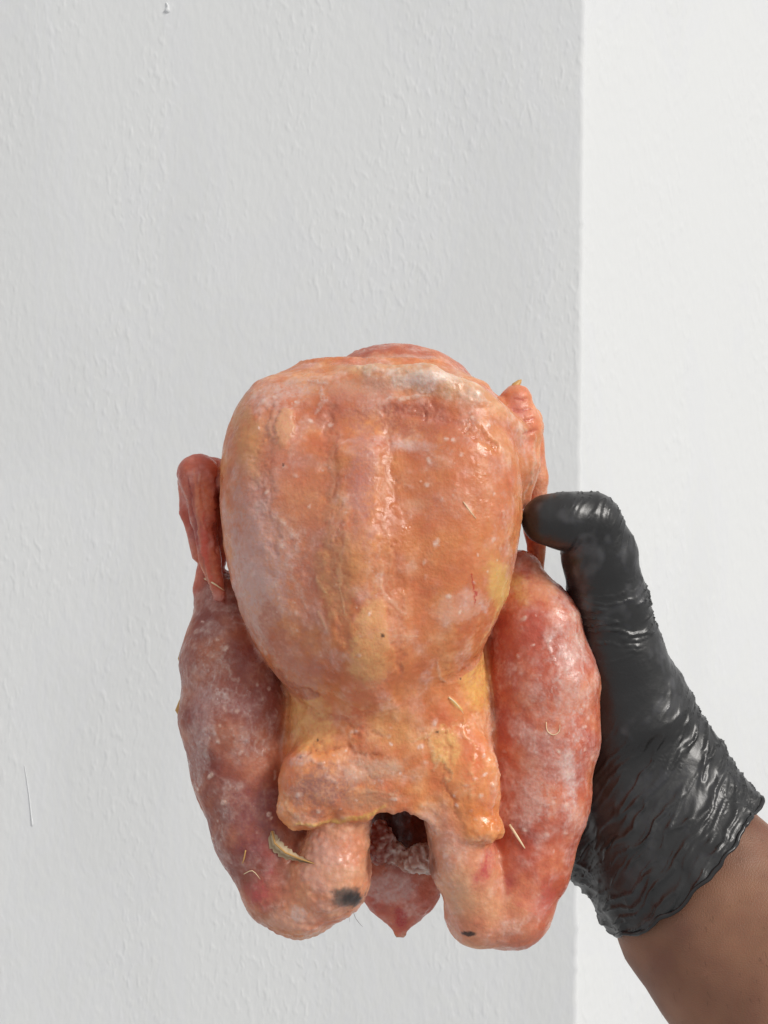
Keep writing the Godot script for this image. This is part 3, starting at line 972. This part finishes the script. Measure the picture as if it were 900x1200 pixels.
func dress_glove(sk: Hide) -> void:
	var mm := 0.001
	var axis := CUFF_AXIS.normalized()
	var across := Vector3(-axis.y, axis.x, 0)
	var thumb := (at(724, 765, -22) - at(700, 650, 8)).normalized()
	var n1 := noise(31, 1.0)
	var n2 := noise(32, 6 * mm, FastNoiseLite.TYPE_SIMPLEX_SMOOTH, 2)
	var n3 := noise(33, 18 * mm, FastNoiseLite.TYPE_SIMPLEX_SMOOTH, 3)
	var wrist := at(795, 1008, -30)
	var base := at(716, 715, -10)
	var tip := at(700, 606, 24)
	sk.col.resize(sk.pos.size())
	for i in sk.pos.size():
		var p := sk.pos[i]
		var q := p - wrist
		var t := q.dot(axis)
		var w := n3.get_noise_3dv(p)
		# creases run round the wrist, slightly aslant
		var u := (t + 0.22 * q.dot(across)) / (3.7 * mm) + w * 0.7
		var v := q.dot(across) / (52 * mm)
		var on_wrist := smoothstep(-58 * mm, -22 * mm, t)
		var r1 := 1.0 - absf(n1.get_noise_3d(u * 0.62, v, q.z / (30 * mm))) * 3.0
		var r4 := 1.0 - absf(n1.get_noise_3d(u * 1.25 + 5.0, v * 1.6, q.z / (22 * mm) + 3.0)) * 3.4
		var d := 0.0
		if r1 > 0.0: d += r1 * r1 * 0.8 * on_wrist
		if r4 > 0.0: d += r4 * r4 * 0.42 * on_wrist
		# creases round the base of the thumb
		var q2 := p - base
		var l2 := q2.dot(thumb)
		var r2 := 1.0 - absf(n1.get_noise_3d((l2 - 0.12 * q2.x) / (3.0 * mm) + w * 0.7, q2.x / (26 * mm) + 9.0, q2.z / (26 * mm))) * 4.0
		if r2 > 0.0: d += r2 * r2 * 0.85 * exp(-pow(l2 / (10 * mm), 2.0))
		# folds across the bent joint
		var q3 := p - tip
		var r3 := 1.0 - absf(n1.get_noise_3d((q3.x * 0.85 - q3.y * 0.5) / (3.0 * mm) + w * 0.4, (q3.y * 0.85 + q3.x * 0.5) / (18 * mm), 4.0 + q3.z / (18 * mm))) * 3.6
		if r3 > 0.0: d += r3 * r3 * 0.55 * exp(-q3.length_squared() / pow(14 * mm, 2.0))
		d += n2.get_noise_3dv(p) * 0.07 + w * 0.3
		# the cuff stands off the arm
		var flare := smoothstep(-14 * mm, 0.0, t)
		d += flare * (0.4 + 1.7 * maxf(-0.1, n1.get_noise_3d(q.dot(across) / (11 * mm), q.z / (12 * mm), 7.0)))
		sk.pos[i] = p + sk.nor[i] * d * mm
		# dusty smears left by the frost
		var dust := smoothstep(0.1, 0.6, n3.get_noise_3d(p.x * 1.3, p.y * 0.9, p.z + 0.3) * 1.2 + 0.3 * n2.get_noise_3dv(p))
		var g := 0.013 + 0.045 * dust * (0.35 + 0.65 * (1.0 - on_wrist))
		sk.col[i] = Color(g, g, g * 1.05)
	normals(sk)

# ---------------------------------------------------------------- scene

func _ready() -> void:
	var cam := Camera3D.new()
	cam.name = "camera"
	cam.position = Vector3(0, 0, D * S)
	cam.fov = rad_to_deg(2.0 * atan(600.0 / D))
	cam.near = 0.02
	cam.far = 60.0
	cam.current = true
	add_child(cam)

	var env := Environment.new()
	env.tonemap_mode = Environment.TONE_MAPPER_LINEAR
	env.tonemap_exposure = 1.13
	env.background_mode = Environment.BG_SKY
	var sm := ProceduralSkyMaterial.new()
	sm.sky_top_color = Color(0.82, 0.82, 0.825)
	sm.sky_horizon_color = Color(0.81, 0.81, 0.81)
	sm.sky_curve = 0.2
	sm.ground_bottom_color = Color(0.71, 0.71, 0.715)
	sm.ground_horizon_color = Color(0.73, 0.73, 0.735)
	sm.sun_angle_max = 1.0
	var sky := Sky.new()
	sky.sky_material = sm
	env.sky = sky
	env.background_energy_multiplier = 0.83
	env.sdfgi_enabled = true
	env.ssao_enabled = true
	env.ssil_enabled = true
	var we := WorldEnvironment.new()
	we.name = "environment"
	we.environment = env
	add_child(we)

	var sun := DirectionalLight3D.new()
	sun.name = "sun"
	sun.light_energy = 0.62
	sun.light_angular_distance = 20.0
	sun.light_color = Color(1.0, 0.985, 0.965)
	sun.shadow_enabled = true
	add_child(sun)
	sun.look_at_from_position(Vector3(0.75, 0.6, 0.5), Vector3.ZERO)

	walls()
	chicken()
	person()

func walls() -> void:
	var paint := StandardMaterial3D.new()
	paint.resource_name = "white wall paint"
	paint.albedo_color = Color(0.893, 0.9, 0.9)
	paint.roughness = 0.72
	var stain := grain(44, 512, 170.0, 5)
	for y in 512:
		for x in 512:
			var v := stain.get_pixel(x, y).r
			var g := 0.985 + 0.015 * smoothstep(0.2, 0.6, v)
			stain.set_pixel(x, y, Color(g, 0, 0))
	var washed := Image.create_empty(512, 512, false, Image.FORMAT_RGB8)
	for y in 512:
		for x in 512:
			var g := stain.get_pixel(x, y).r
			washed.set_pixel(x, y, Color(g, g, g * 1.002))
	paint.albedo_texture = tex(washed)
	paint.heightmap_enabled = true
	paint.heightmap_texture = wall_relief()
	paint.heightmap_scale = 0.042
	var deep := -0.45
	var corner := Vector3((682.0 - 450.0) * S * (1.0 - deep / S / D), 0.0, deep)
	var rng := RandomNumberGenerator.new()
	rng.seed = 5
	var edge := noise(41, 0.02, FastNoiseLite.TYPE_SIMPLEX_SMOOTH, 3)
	# the near wall: front face, softened arris and end face
	var st := SurfaceTool.new()
	st.begin(Mesh.PRIMITIVE_TRIANGLES)
	var prof := [Vector3(-1.6, 0, 0), Vector3(-0.004, 0, 0), Vector3(-0.0018, 0, -0.0003), Vector3(-0.0006, 0, -0.0011), Vector3(0, 0, -0.0028), Vector3(0, 0, -0.006), Vector3(-0.10, 0, -0.10), Vector3(-1.6, 0, -0.12)]
	var nrm := [Vector3(0, 0, 1), Vector3(0, 0, 1), Vector3(0.35, 0, 0.94), Vector3(0.75, 0, 0.66), Vector3(0.98, 0, 0.2), Vector3(1, 0, 0), Vector3(0, 0, -1), Vector3(0, 0, -1)]
	var steps := 600
	for j in steps + 1:
		var y := lerpf(-1.2, 1.2, j / float(steps))
		var off := edge.get_noise_1d(y) * 0.0010 + maxf(0.0, edge.get_noise_1d(y * 3.0 + 7.0) - 0.35) * 0.004
		for i in prof.size():
			st.set_normal(nrm[i])
			st.set_uv(Vector2(prof[i].x / 0.6, y / 1.2))
			st.add_vertex(prof[i] + Vector3(off if i > 0 and i < 6 else 0.0, y, 0))
	for j in steps:
		for i in prof.size() - 1:
			var a := j * prof.size() + i
			var b := a + prof.size()
			for v in [a, b, a + 1, a + 1, b, b + 1]:
				st.add_index(v)
	st.generate_tangents()
	var near_wall := put("wall", st.commit(), paint, self)
	near_wall.position = corner
	near_wall.rotation.z = -0.0083
	tag(near_wall, "grey white painted wall with upright ridges in its paint, behind the chicken", "", "", "structure")
	# two runs of paint standing on it
	var z := deep
	for d in [[195, 3, 197, 8, 196, 13, 2.0], [29, 897, 34, 930, 38, 966, 0.6]]:
		var f := 1.0 - deep / S / D
		var pts := []
		for k in 3:
			var wp := Vector3((d[k * 2] - 450.0) * S * f, (600.0 - d[k * 2 + 1]) * S * f, deep + 0.0003)
			pts.append(near_wall.transform.affine_inverse() * wp)
		pts.insert(1, (pts[0] + pts[1]) * 0.5)
		pts.insert(3, (pts[2] + pts[3]) * 0.5)
		pts.append(pts[4] + Vector3(0.0001, -0.0012, 0))
		var r: float = d[6] * 0.0008
		put("paint_drip", sliver(pts, [r * 0.25, r * 0.5, r * 0.6, r * 0.75, r * 1.3, r * 0.4], 9, 0.6), paint, near_wall)
	# the wall beyond the corner, turned further towards the light
	var st2 := SurfaceTool.new()
	st2.begin(Mesh.PRIMITIVE_TRIANGLES)
	var q := [Vector3(0, -1.2, 0), Vector3(0, 1.2, 0), Vector3(1.8, -1.2, 0), Vector3(1.8, 1.2, 0)]
	for k in 2:
		for v in q:
			st2.set_normal(Vector3(0, 0, 1 - 2 * k))
			st2.set_uv(Vector2(v.x / 0.75 + 0.37, v.y / 1.5 + 0.21))
			st2.add_vertex(v + Vector3(0, 0, -0.1 * k))
	for v in [0, 1, 2, 2, 1, 3, 4, 6, 5, 5, 6, 7, 2, 3, 6, 6, 3, 7]:
		st2.add_index(v)
	st2.generate_tangents()
	var far_paint: StandardMaterial3D = paint.duplicate()
	far_paint.heightmap_scale = 0.05
	var far_wall := put("wall", st2.commit(), far_paint, self)
	far_wall.position = corner + Vector3(-0.002, 0, -0.006)
	far_wall.rotation = Vector3(0, deg_to_rad(38.0), -0.0083)
	tag(far_wall, "brighter smooth white wall beyond the corner, behind the gloved hand", "", "", "structure")

func chicken() -> void:
	var root := thing("plucked_chicken")
	tag(root, "whole plucked frozen chicken with orange skin and tucked legs, held upright", "chicken")
	var fd := chicken_field()
	var sk := make_skin(fd, at(190, 1130, 0) + Vector3(0, 0, -0.05), at(660, 385, 0) + Vector3(0.02, 0, 0.055), 0.002, 2)
	paint_chicken(fd, sk)
	var m := StandardMaterial3D.new()
	m.resource_name = "chicken skin"
	m.vertex_color_use_as_albedo = true
	m.roughness = 1.0
	var rough := grain(51, 512, 60.0, 4)
	rough.adjust_bcs(0.85, 1.0, 1.0)
	m.roughness_texture = tex(rough)
	m.roughness_texture_channel = BaseMaterial3D.TEXTURE_CHANNEL_RED
	m.metallic_specular = 0.45
	m.uv1_triplanar = true
	m.uv1_scale = Vector3.ONE * 22.0
	m.heightmap_enabled = true
	m.heightmap_texture = tex(grain(52, 512, 14.0, 4))
	m.heightmap_scale = 0.012
	m.clearcoat_enabled = true
	m.clearcoat = 0.10
	m.clearcoat_roughness = 0.18
	m.subsurf_scatter_enabled = true
	m.subsurf_scatter_strength = 0.2
	put("body", to_mesh(sk), m, root)
	details(fd, root, m)

func details(fd: Field, root: Node3D, flesh: Material) -> void:
	var horn := StandardMaterial3D.new()
	horn.resource_name = "pale quill"
	horn.albedo_color = Color8(238, 212, 172)
	horn.roughness = 0.4
	var amber := horn.duplicate()
	amber.albedo_color = Color8(206, 158, 92)
	var dark := horn.duplicate()
	dark.albedo_color = Color8(92, 72, 54)
	# left-over quills: [material, thickness, bow in front of the skin, px, py, px, py, ...]
	for e in [[horn, 1.7, 3, 597, 966, 606, 980, 615, 994], [horn, 1.0, 1, 526, 817, 535, 825, 543, 836], [horn, 0.6, 1, 543, 588, 550, 598, 558, 608], [horn, 0.6, 2, 640, 846, 641, 856, 648, 861, 655, 857, 656, 849],
			[horn, 1.2, 4, 240, 678, 250, 683, 263, 692], [amber, 0.9, 2, 288, 996, 286, 1006, 284, 1012], [horn, 0.6, 2, 286, 1024, 296, 1020, 305, 1030],
			 [dark, 0.35, 2, 413, 1064, 417, 1076, 425, 1086], [dark, 0.35, 2, 408, 1068, 410, 1080]]:
		var pts := []
		var radii := []
		var n: int = (e.size() - 3) / 2
		for k in n:
			var p := front(fd, e[3 + k * 2], e[4 + k * 2])
			pts.append(p + Vector3(0, 0, (0.4 + e[2] * sin(PI * (k + 0.6) / n) * 0.5) * S))
			radii.append(e[1] * S * (0.9 if k < n - 1 else 0.35))
		# round off the joints
		var soft := []
		var soft_r := []
		for k in n - 1:
			for u in 3:
				var t := u / 3.0
				soft.append((pts[k] as Vector3).cubic_interpolate(pts[k + 1], pts[maxi(k - 1, 0)], pts[mini(k + 2, n - 1)], t))
				soft_r.append(lerpf(radii[k], radii[k + 1], t))
		soft.append(pts[n - 1])
		soft_r.append(radii[n - 1])
		put("hair" if e[0] == dark else "quill", sliver(soft, soft_r, 7), e[0], root)
	# shreds of fat along the outer edge of the left thigh
	put("skin_shred", sliver([at(219, 750, 8), at(216, 760, 6), at(213, 772, 6), at(215, 782, 4), at(218, 792, 8)], [1.6 * S, 4.0 * S, 4.6 * S, 2.6 * S, 1.0 * S], 9, 0.6), amber, root)
	put("skin_shred", sliver([at(216, 812, 10), at(213, 822, 8), at(210, 832, 6), at(214, 840, 8), at(217, 848, 10)], [1.4 * S, 3.4 * S, 4.8 * S, 3.6 * S, 1.0 * S], 9, 0.6), amber, root)
	# the claw on the right wing
	put("wing_claw", sliver([at(601, 458, 20), at(604, 452, 20), at(609, 447, 18), at(611, 445, 17)], [4.6 * S, 4.4 * S, 2.6 * S, 0.7 * S], 10), amber, root)
	# the feather left on the left hock: a folded vane on a dark shaft
	var vane := StandardMaterial3D.new()
	vane.resource_name = "feather vane"
	vane.vertex_color_use_as_albedo = true
	vane.roughness = 0.7
	vane.cull_mode = BaseMaterial3D.CULL_DISABLED
	var base := [Vector2(319, 974), Vector2(322, 988), Vector2(334, 999), Vector2(350, 1006), Vector2(368, 1012)]
	var zs := [front(fd, 319, 974).z, front(fd, 325, 990).z + 0.0012, front(fd, 336, 998).z + 0.002, front(fd, 352, 1006).z + 0.0014, front(fd, 368, 1012).z + 0.0006]
	var wide := [2.0, 7.5, 7.0, 3.4, 0.7]
	var st := SurfaceTool.new()
	st.begin(Mesh.PRIMITIVE_TRIANGLES)
	var steps := 24
	for k in steps + 1:
		var t := k / float(steps) * 4.0
		var i := mini(int(t), 3)
		var u := t - i
		var c: Vector2 = base[i].cubic_interpolate(base[i + 1], base[maxi(i - 1, 0)], base[mini(i + 2, 4)], u)
		var w := lerpf(wide[i], wide[i + 1], smoothstep(0.0, 1.0, u)) * (1.0 + 0.22 * sin(k * 2.4))
		var zz := lerpf(zs[i], zs[i + 1], u)
		var dir: Vector2 = (base[i + 1] - base[i]).normalized()
		for j in 5:
			var o := (j - 2) / 2.0
			var q := c + Vector2(dir.y, -dir.x) * w * o
			st.set_color(lin(226, 206, 170).lerp(lin(128, 98, 66), clampf(absf(o) * 0.5 + (0.55 if j == 1 else 0.0) + 0.7 * smoothstep(2.4, 4.0, t), 0.0, 1.0)))
			st.add_vertex(at(q.x, q.y, zz / S + 3.0 * (1.0 - absf(o)) * minf(1.0, w / 4.0)))
	for k in steps:
		for j in 4:
			var a := k * 5 + j
			for v in [a, a + 1, a + 5, a + 1, a + 6, a + 5]:
				st.add_index(v)
	st.generate_normals()
	var feather := put("feather", st.commit(), vane, root)
	var sh := []
	var sr := []
	for k in 5:
		sh.append(at(base[k].x, base[k].y, zs[k] / S + 3.4))
		sr.append([1.3, 1.2, 1.0, 0.9, 0.4][k] * S)
	put("shaft", sliver(sh, sr, 7), amber, feather)
	# frozen scraps in the opening, rimed with frost
	var ice := Field.new()
	ball(ice, 494, 1004, 14, Vector3(24, 15, 15), 0, 8, Vector3(0, 0, 24))
	ball(ice, 508, 1012, 10, Vector3(15, 12, 12), 0, 8)
	ball(ice, 476, 1010, 8, Vector3(12, 9, 10), 0, 8)
	ball(ice, 446, 988, 2, Vector3(17, 26, 14), 0, 8)
	ball(ice, 462, 1000, -2, Vector3(14, 14, 12), 0, 8)
	var si := make_skin(ice, at(420, 1040, 0) + Vector3(0, 0, -0.008), at(535, 940, 0) + Vector3(0, 0, 0.012), 0.0012, 1)
	var n1 := noise(71, 0.0022, FastNoiseLite.TYPE_SIMPLEX_SMOOTH, 3)
	var n2 := noise(72, 0.006, FastNoiseLite.TYPE_SIMPLEX_SMOOTH, 2)
	si.col.resize(si.pos.size())
	for i in si.pos.size():
		var p := si.pos[i]
		var v := n1.get_noise_3dv(p)
		var left := smoothstep(0.0035, 0.0, p.x - 0.0012)
		si.pos[i] = p + si.nor[i] * (v * 0.0011 + n2.get_noise_3dv(p) * 0.0012)
		si.col[i] = lin(170, 128, 112).lerp(lin(216, 198, 190), clampf(v * 1.6 + 0.25, 0.0, 1.0)).lerp(lin(136, 66, 52), clampf(left * 0.8 - v * 0.8, 0.0, 1.0))
	normals(si)
	put("frozen_scrap", to_mesh(si), flesh, root)

# the point of the skin that is seen at px, py
func front(fd: Field, px: float, py: float) -> Vector3:
	var z := 190.0
	while z > -120.0:
		var v := fd.value(at(px, py, z), fd.prims)
		if v < 0.0001:
			break
		z -= maxf(v / S * 0.5, 0.4)
	return at(px, py, z)

func person() -> void:
	var root := thing("person")
	tag(root, "bare brown forearm and hand in a black glove gripping the chicken", "person")
	# forearm
	var fa := Field.new()
	chain(fa, [[778, 980, -36, 94], [834, 1062, -10, 116], [972, 1218, 60, 154], [1220, 1510, 170, 190]], 0, 10, Vector3(1, 1, 1.42))
	var sa := make_skin(fa, at(640, 1640, 0) + Vector3(0, 0, -0.06), at(1100, 860, 0) + Vector3(0, 0, 0.10), 0.005, 1)
	var n1 := noise(61, 0.018, FastNoiseLite.TYPE_SIMPLEX_SMOOTH, 3)
	sa.col.resize(sa.pos.size())
	for i in sa.pos.size():
		var v := n1.get_noise_3dv(sa.pos[i])
		sa.pos[i] += sa.nor[i] * v * 0.0006
		sa.col[i] = lin(150, 107, 83).lerp(lin(128, 88, 69), clampf(0.5 + v, 0.0, 1.0))
	normals(sa)
	var skin := StandardMaterial3D.new()
	skin.resource_name = "brown skin"
	skin.vertex_color_use_as_albedo = true
	skin.roughness = 0.5
	skin.metallic_specular = 0.45
	skin.uv1_triplanar = true
	skin.uv1_scale = Vector3.ONE * 30.0
	skin.heightmap_enabled = true
	skin.heightmap_texture = tex(grain(62, 512, 9.0, 3))
	skin.heightmap_scale = 0.012
	skin.subsurf_scatter_enabled = true
	skin.subsurf_scatter_strength = 0.08
	var arm := put("forearm", to_mesh(sa), skin, root)
	# fine short hairs
	var rng := RandomNumberGenerator.new()
	rng.seed = 66
	var st := SurfaceTool.new()
	st.begin(Mesh.PRIMITIVE_TRIANGLES)
	for k in 900:
		var i := rng.randi_range(0, sa.pos.size() - 1)
		var p := sa.pos[i] + Vector3(rng.randf_range(-1, 1), rng.randf_range(-1, 1), 0) * 0.0012
		if sa.nor[i].z < -0.1 or p.y < -0.2:
			continue
		var way := (Vector3(0.3, -0.8, 0.2) + Vector3(rng.randf_range(-0.4, 0.4), rng.randf_range(-0.3, 0.3), 0)).slide(sa.nor[i]).normalized()
		var length := rng.randf_range(0.0012, 0.003)
		var side := way.cross(sa.nor[i]) * 0.000035
		var a := p - sa.nor[i] * 0.0002
		var b := p + way * length * 0.5 + sa.nor[i] * 0.0004
		var c := p + way * length + sa.nor[i] * 0.0003
		for v in [a - side, b - side, a + side, a + side, b - side, b + side, b - side, c, b + side]:
			st.set_normal(sa.nor[i])
			st.add_vertex(v)
	var hair := StandardMaterial3D.new()
	hair.resource_name = "arm hair"
	hair.albedo_color = Color8(84, 58, 46)
	hair.roughness = 0.6
	var hairs := put("hair", st.commit(), hair, arm)
	hairs.set_meta("kind", "stuff")
	# glove
	var fg := hand_field()
	var sg := make_skin(fg, at(420, 1230, 0) + Vector3(0, 0, -0.062), at(980, 560, 0) + Vector3(0, 0, 0.045), 0.0022, 2)
	var open := trim(sg)
	normals(sg)
	dress_glove(sg)
	var latex := StandardMaterial3D.new()
	latex.resource_name = "black glove film"
	latex.vertex_color_use_as_albedo = true
	latex.roughness = 0.36
	latex.metallic_specular = 0.6
	latex.uv1_triplanar = true
	latex.uv1_scale = Vector3.ONE * 26.0
	latex.heightmap_enabled = true
	latex.heightmap_texture = tex(grain(63, 512, 20.0, 4))
	latex.heightmap_scale = 0.004
	var glove := put("glove", to_mesh(sg), latex, root)
	var edge := StandardMaterial3D.new()
	edge.resource_name = "rolled glove edge"
	edge.albedo_color = Color(0.02, 0.02, 0.021).linear_to_srgb()
	edge.roughness = 0.3
	put("cuff_rim", rim(sg, open, 0.0007), edge, glove)

# cuts the glove off along an uneven line across the forearm, and says which edge is open: pairs of vertices
func trim(sk: Hide) -> PackedInt32Array:
	var axis := CUFF_AXIS.normalized()
	var wrist := at(795, 1008, -30)
	var across := Vector3(-axis.y, axis.x, 0)
	var n := noise(34, 0.016, FastNoiseLite.TYPE_SIMPLEX_SMOOTH, 2)
	var keep := PackedInt32Array()
	var off := PackedFloat32Array()
	off.resize(sk.pos.size())
	for i in sk.pos.size():
		var q := sk.pos[i] - wrist
		var s := q.dot(across)
		off[i] = q.dot(axis) - n.get_noise_2d(s, q.z) * 0.0013 - 0.0018 * smoothstep(0.022, 0.034, absf(s))
	for i in range(0, sk.quad.size(), 4):
		var inside := 0
		for j in 4:
			if off[sk.quad[i + j]] < 0.0:
				inside += 1
		if inside > 0:
			for j in 4:
				keep.append(sk.quad[i + j])
	sk.quad = keep
	var moved := {}
	var edges := {}
	for i in range(0, keep.size(), 4):
		for j in 4:
			var a := keep[i + j]
			if off[a] > 0.0 and not moved.has(a):
				moved[a] = true
				sk.pos[a] -= axis * off[a]
			var b := keep[i + (j + 1) % 4]
			var key := mini(a, b) * sk.pos.size() + maxi(a, b)
			if edges.has(key):
				edges.erase(key)
			else:
				edges[key] = Vector2i(a, b)
	var open := PackedInt32Array()
	for e: Vector2i in edges.values():
		open.append(e.x)
		open.append(e.y)
	return open

# a rolled edge along the open end of the glove
func rim(sk: Hide, open: PackedInt32Array, r: float) -> ArrayMesh:
	var next := {}
	for i in range(0, open.size(), 2):
		next[open[i]] = open[i + 1]
	var best := []
	while next.size():
		var a: int = next.keys()[0]
		var loop := []
		while next.has(a):
			loop.append(sk.pos[a])
			var b: int = next[a]
			next.erase(a)
			a = b
		if loop.size() > best.size():
			best = loop
	var n := best.size()
	for k in 10:
		var sm := best.duplicate()
		for i in n:
			sm[i] = (best[i] * 2.0 + best[(i + 1) % n] + best[(i + n - 1) % n]) * 0.25
		best = sm
	var pts := []
	for i in range(0, n, 2):
		pts.append(best[i])
	pts.append(best[0])
	var radii := []
	for i in pts.size():
		radii.append(r * (1.0 + 0.2 * sin(i * 0.31) * sin(i * 0.083 + 1.0)))
	return sliver(pts, radii, 8)
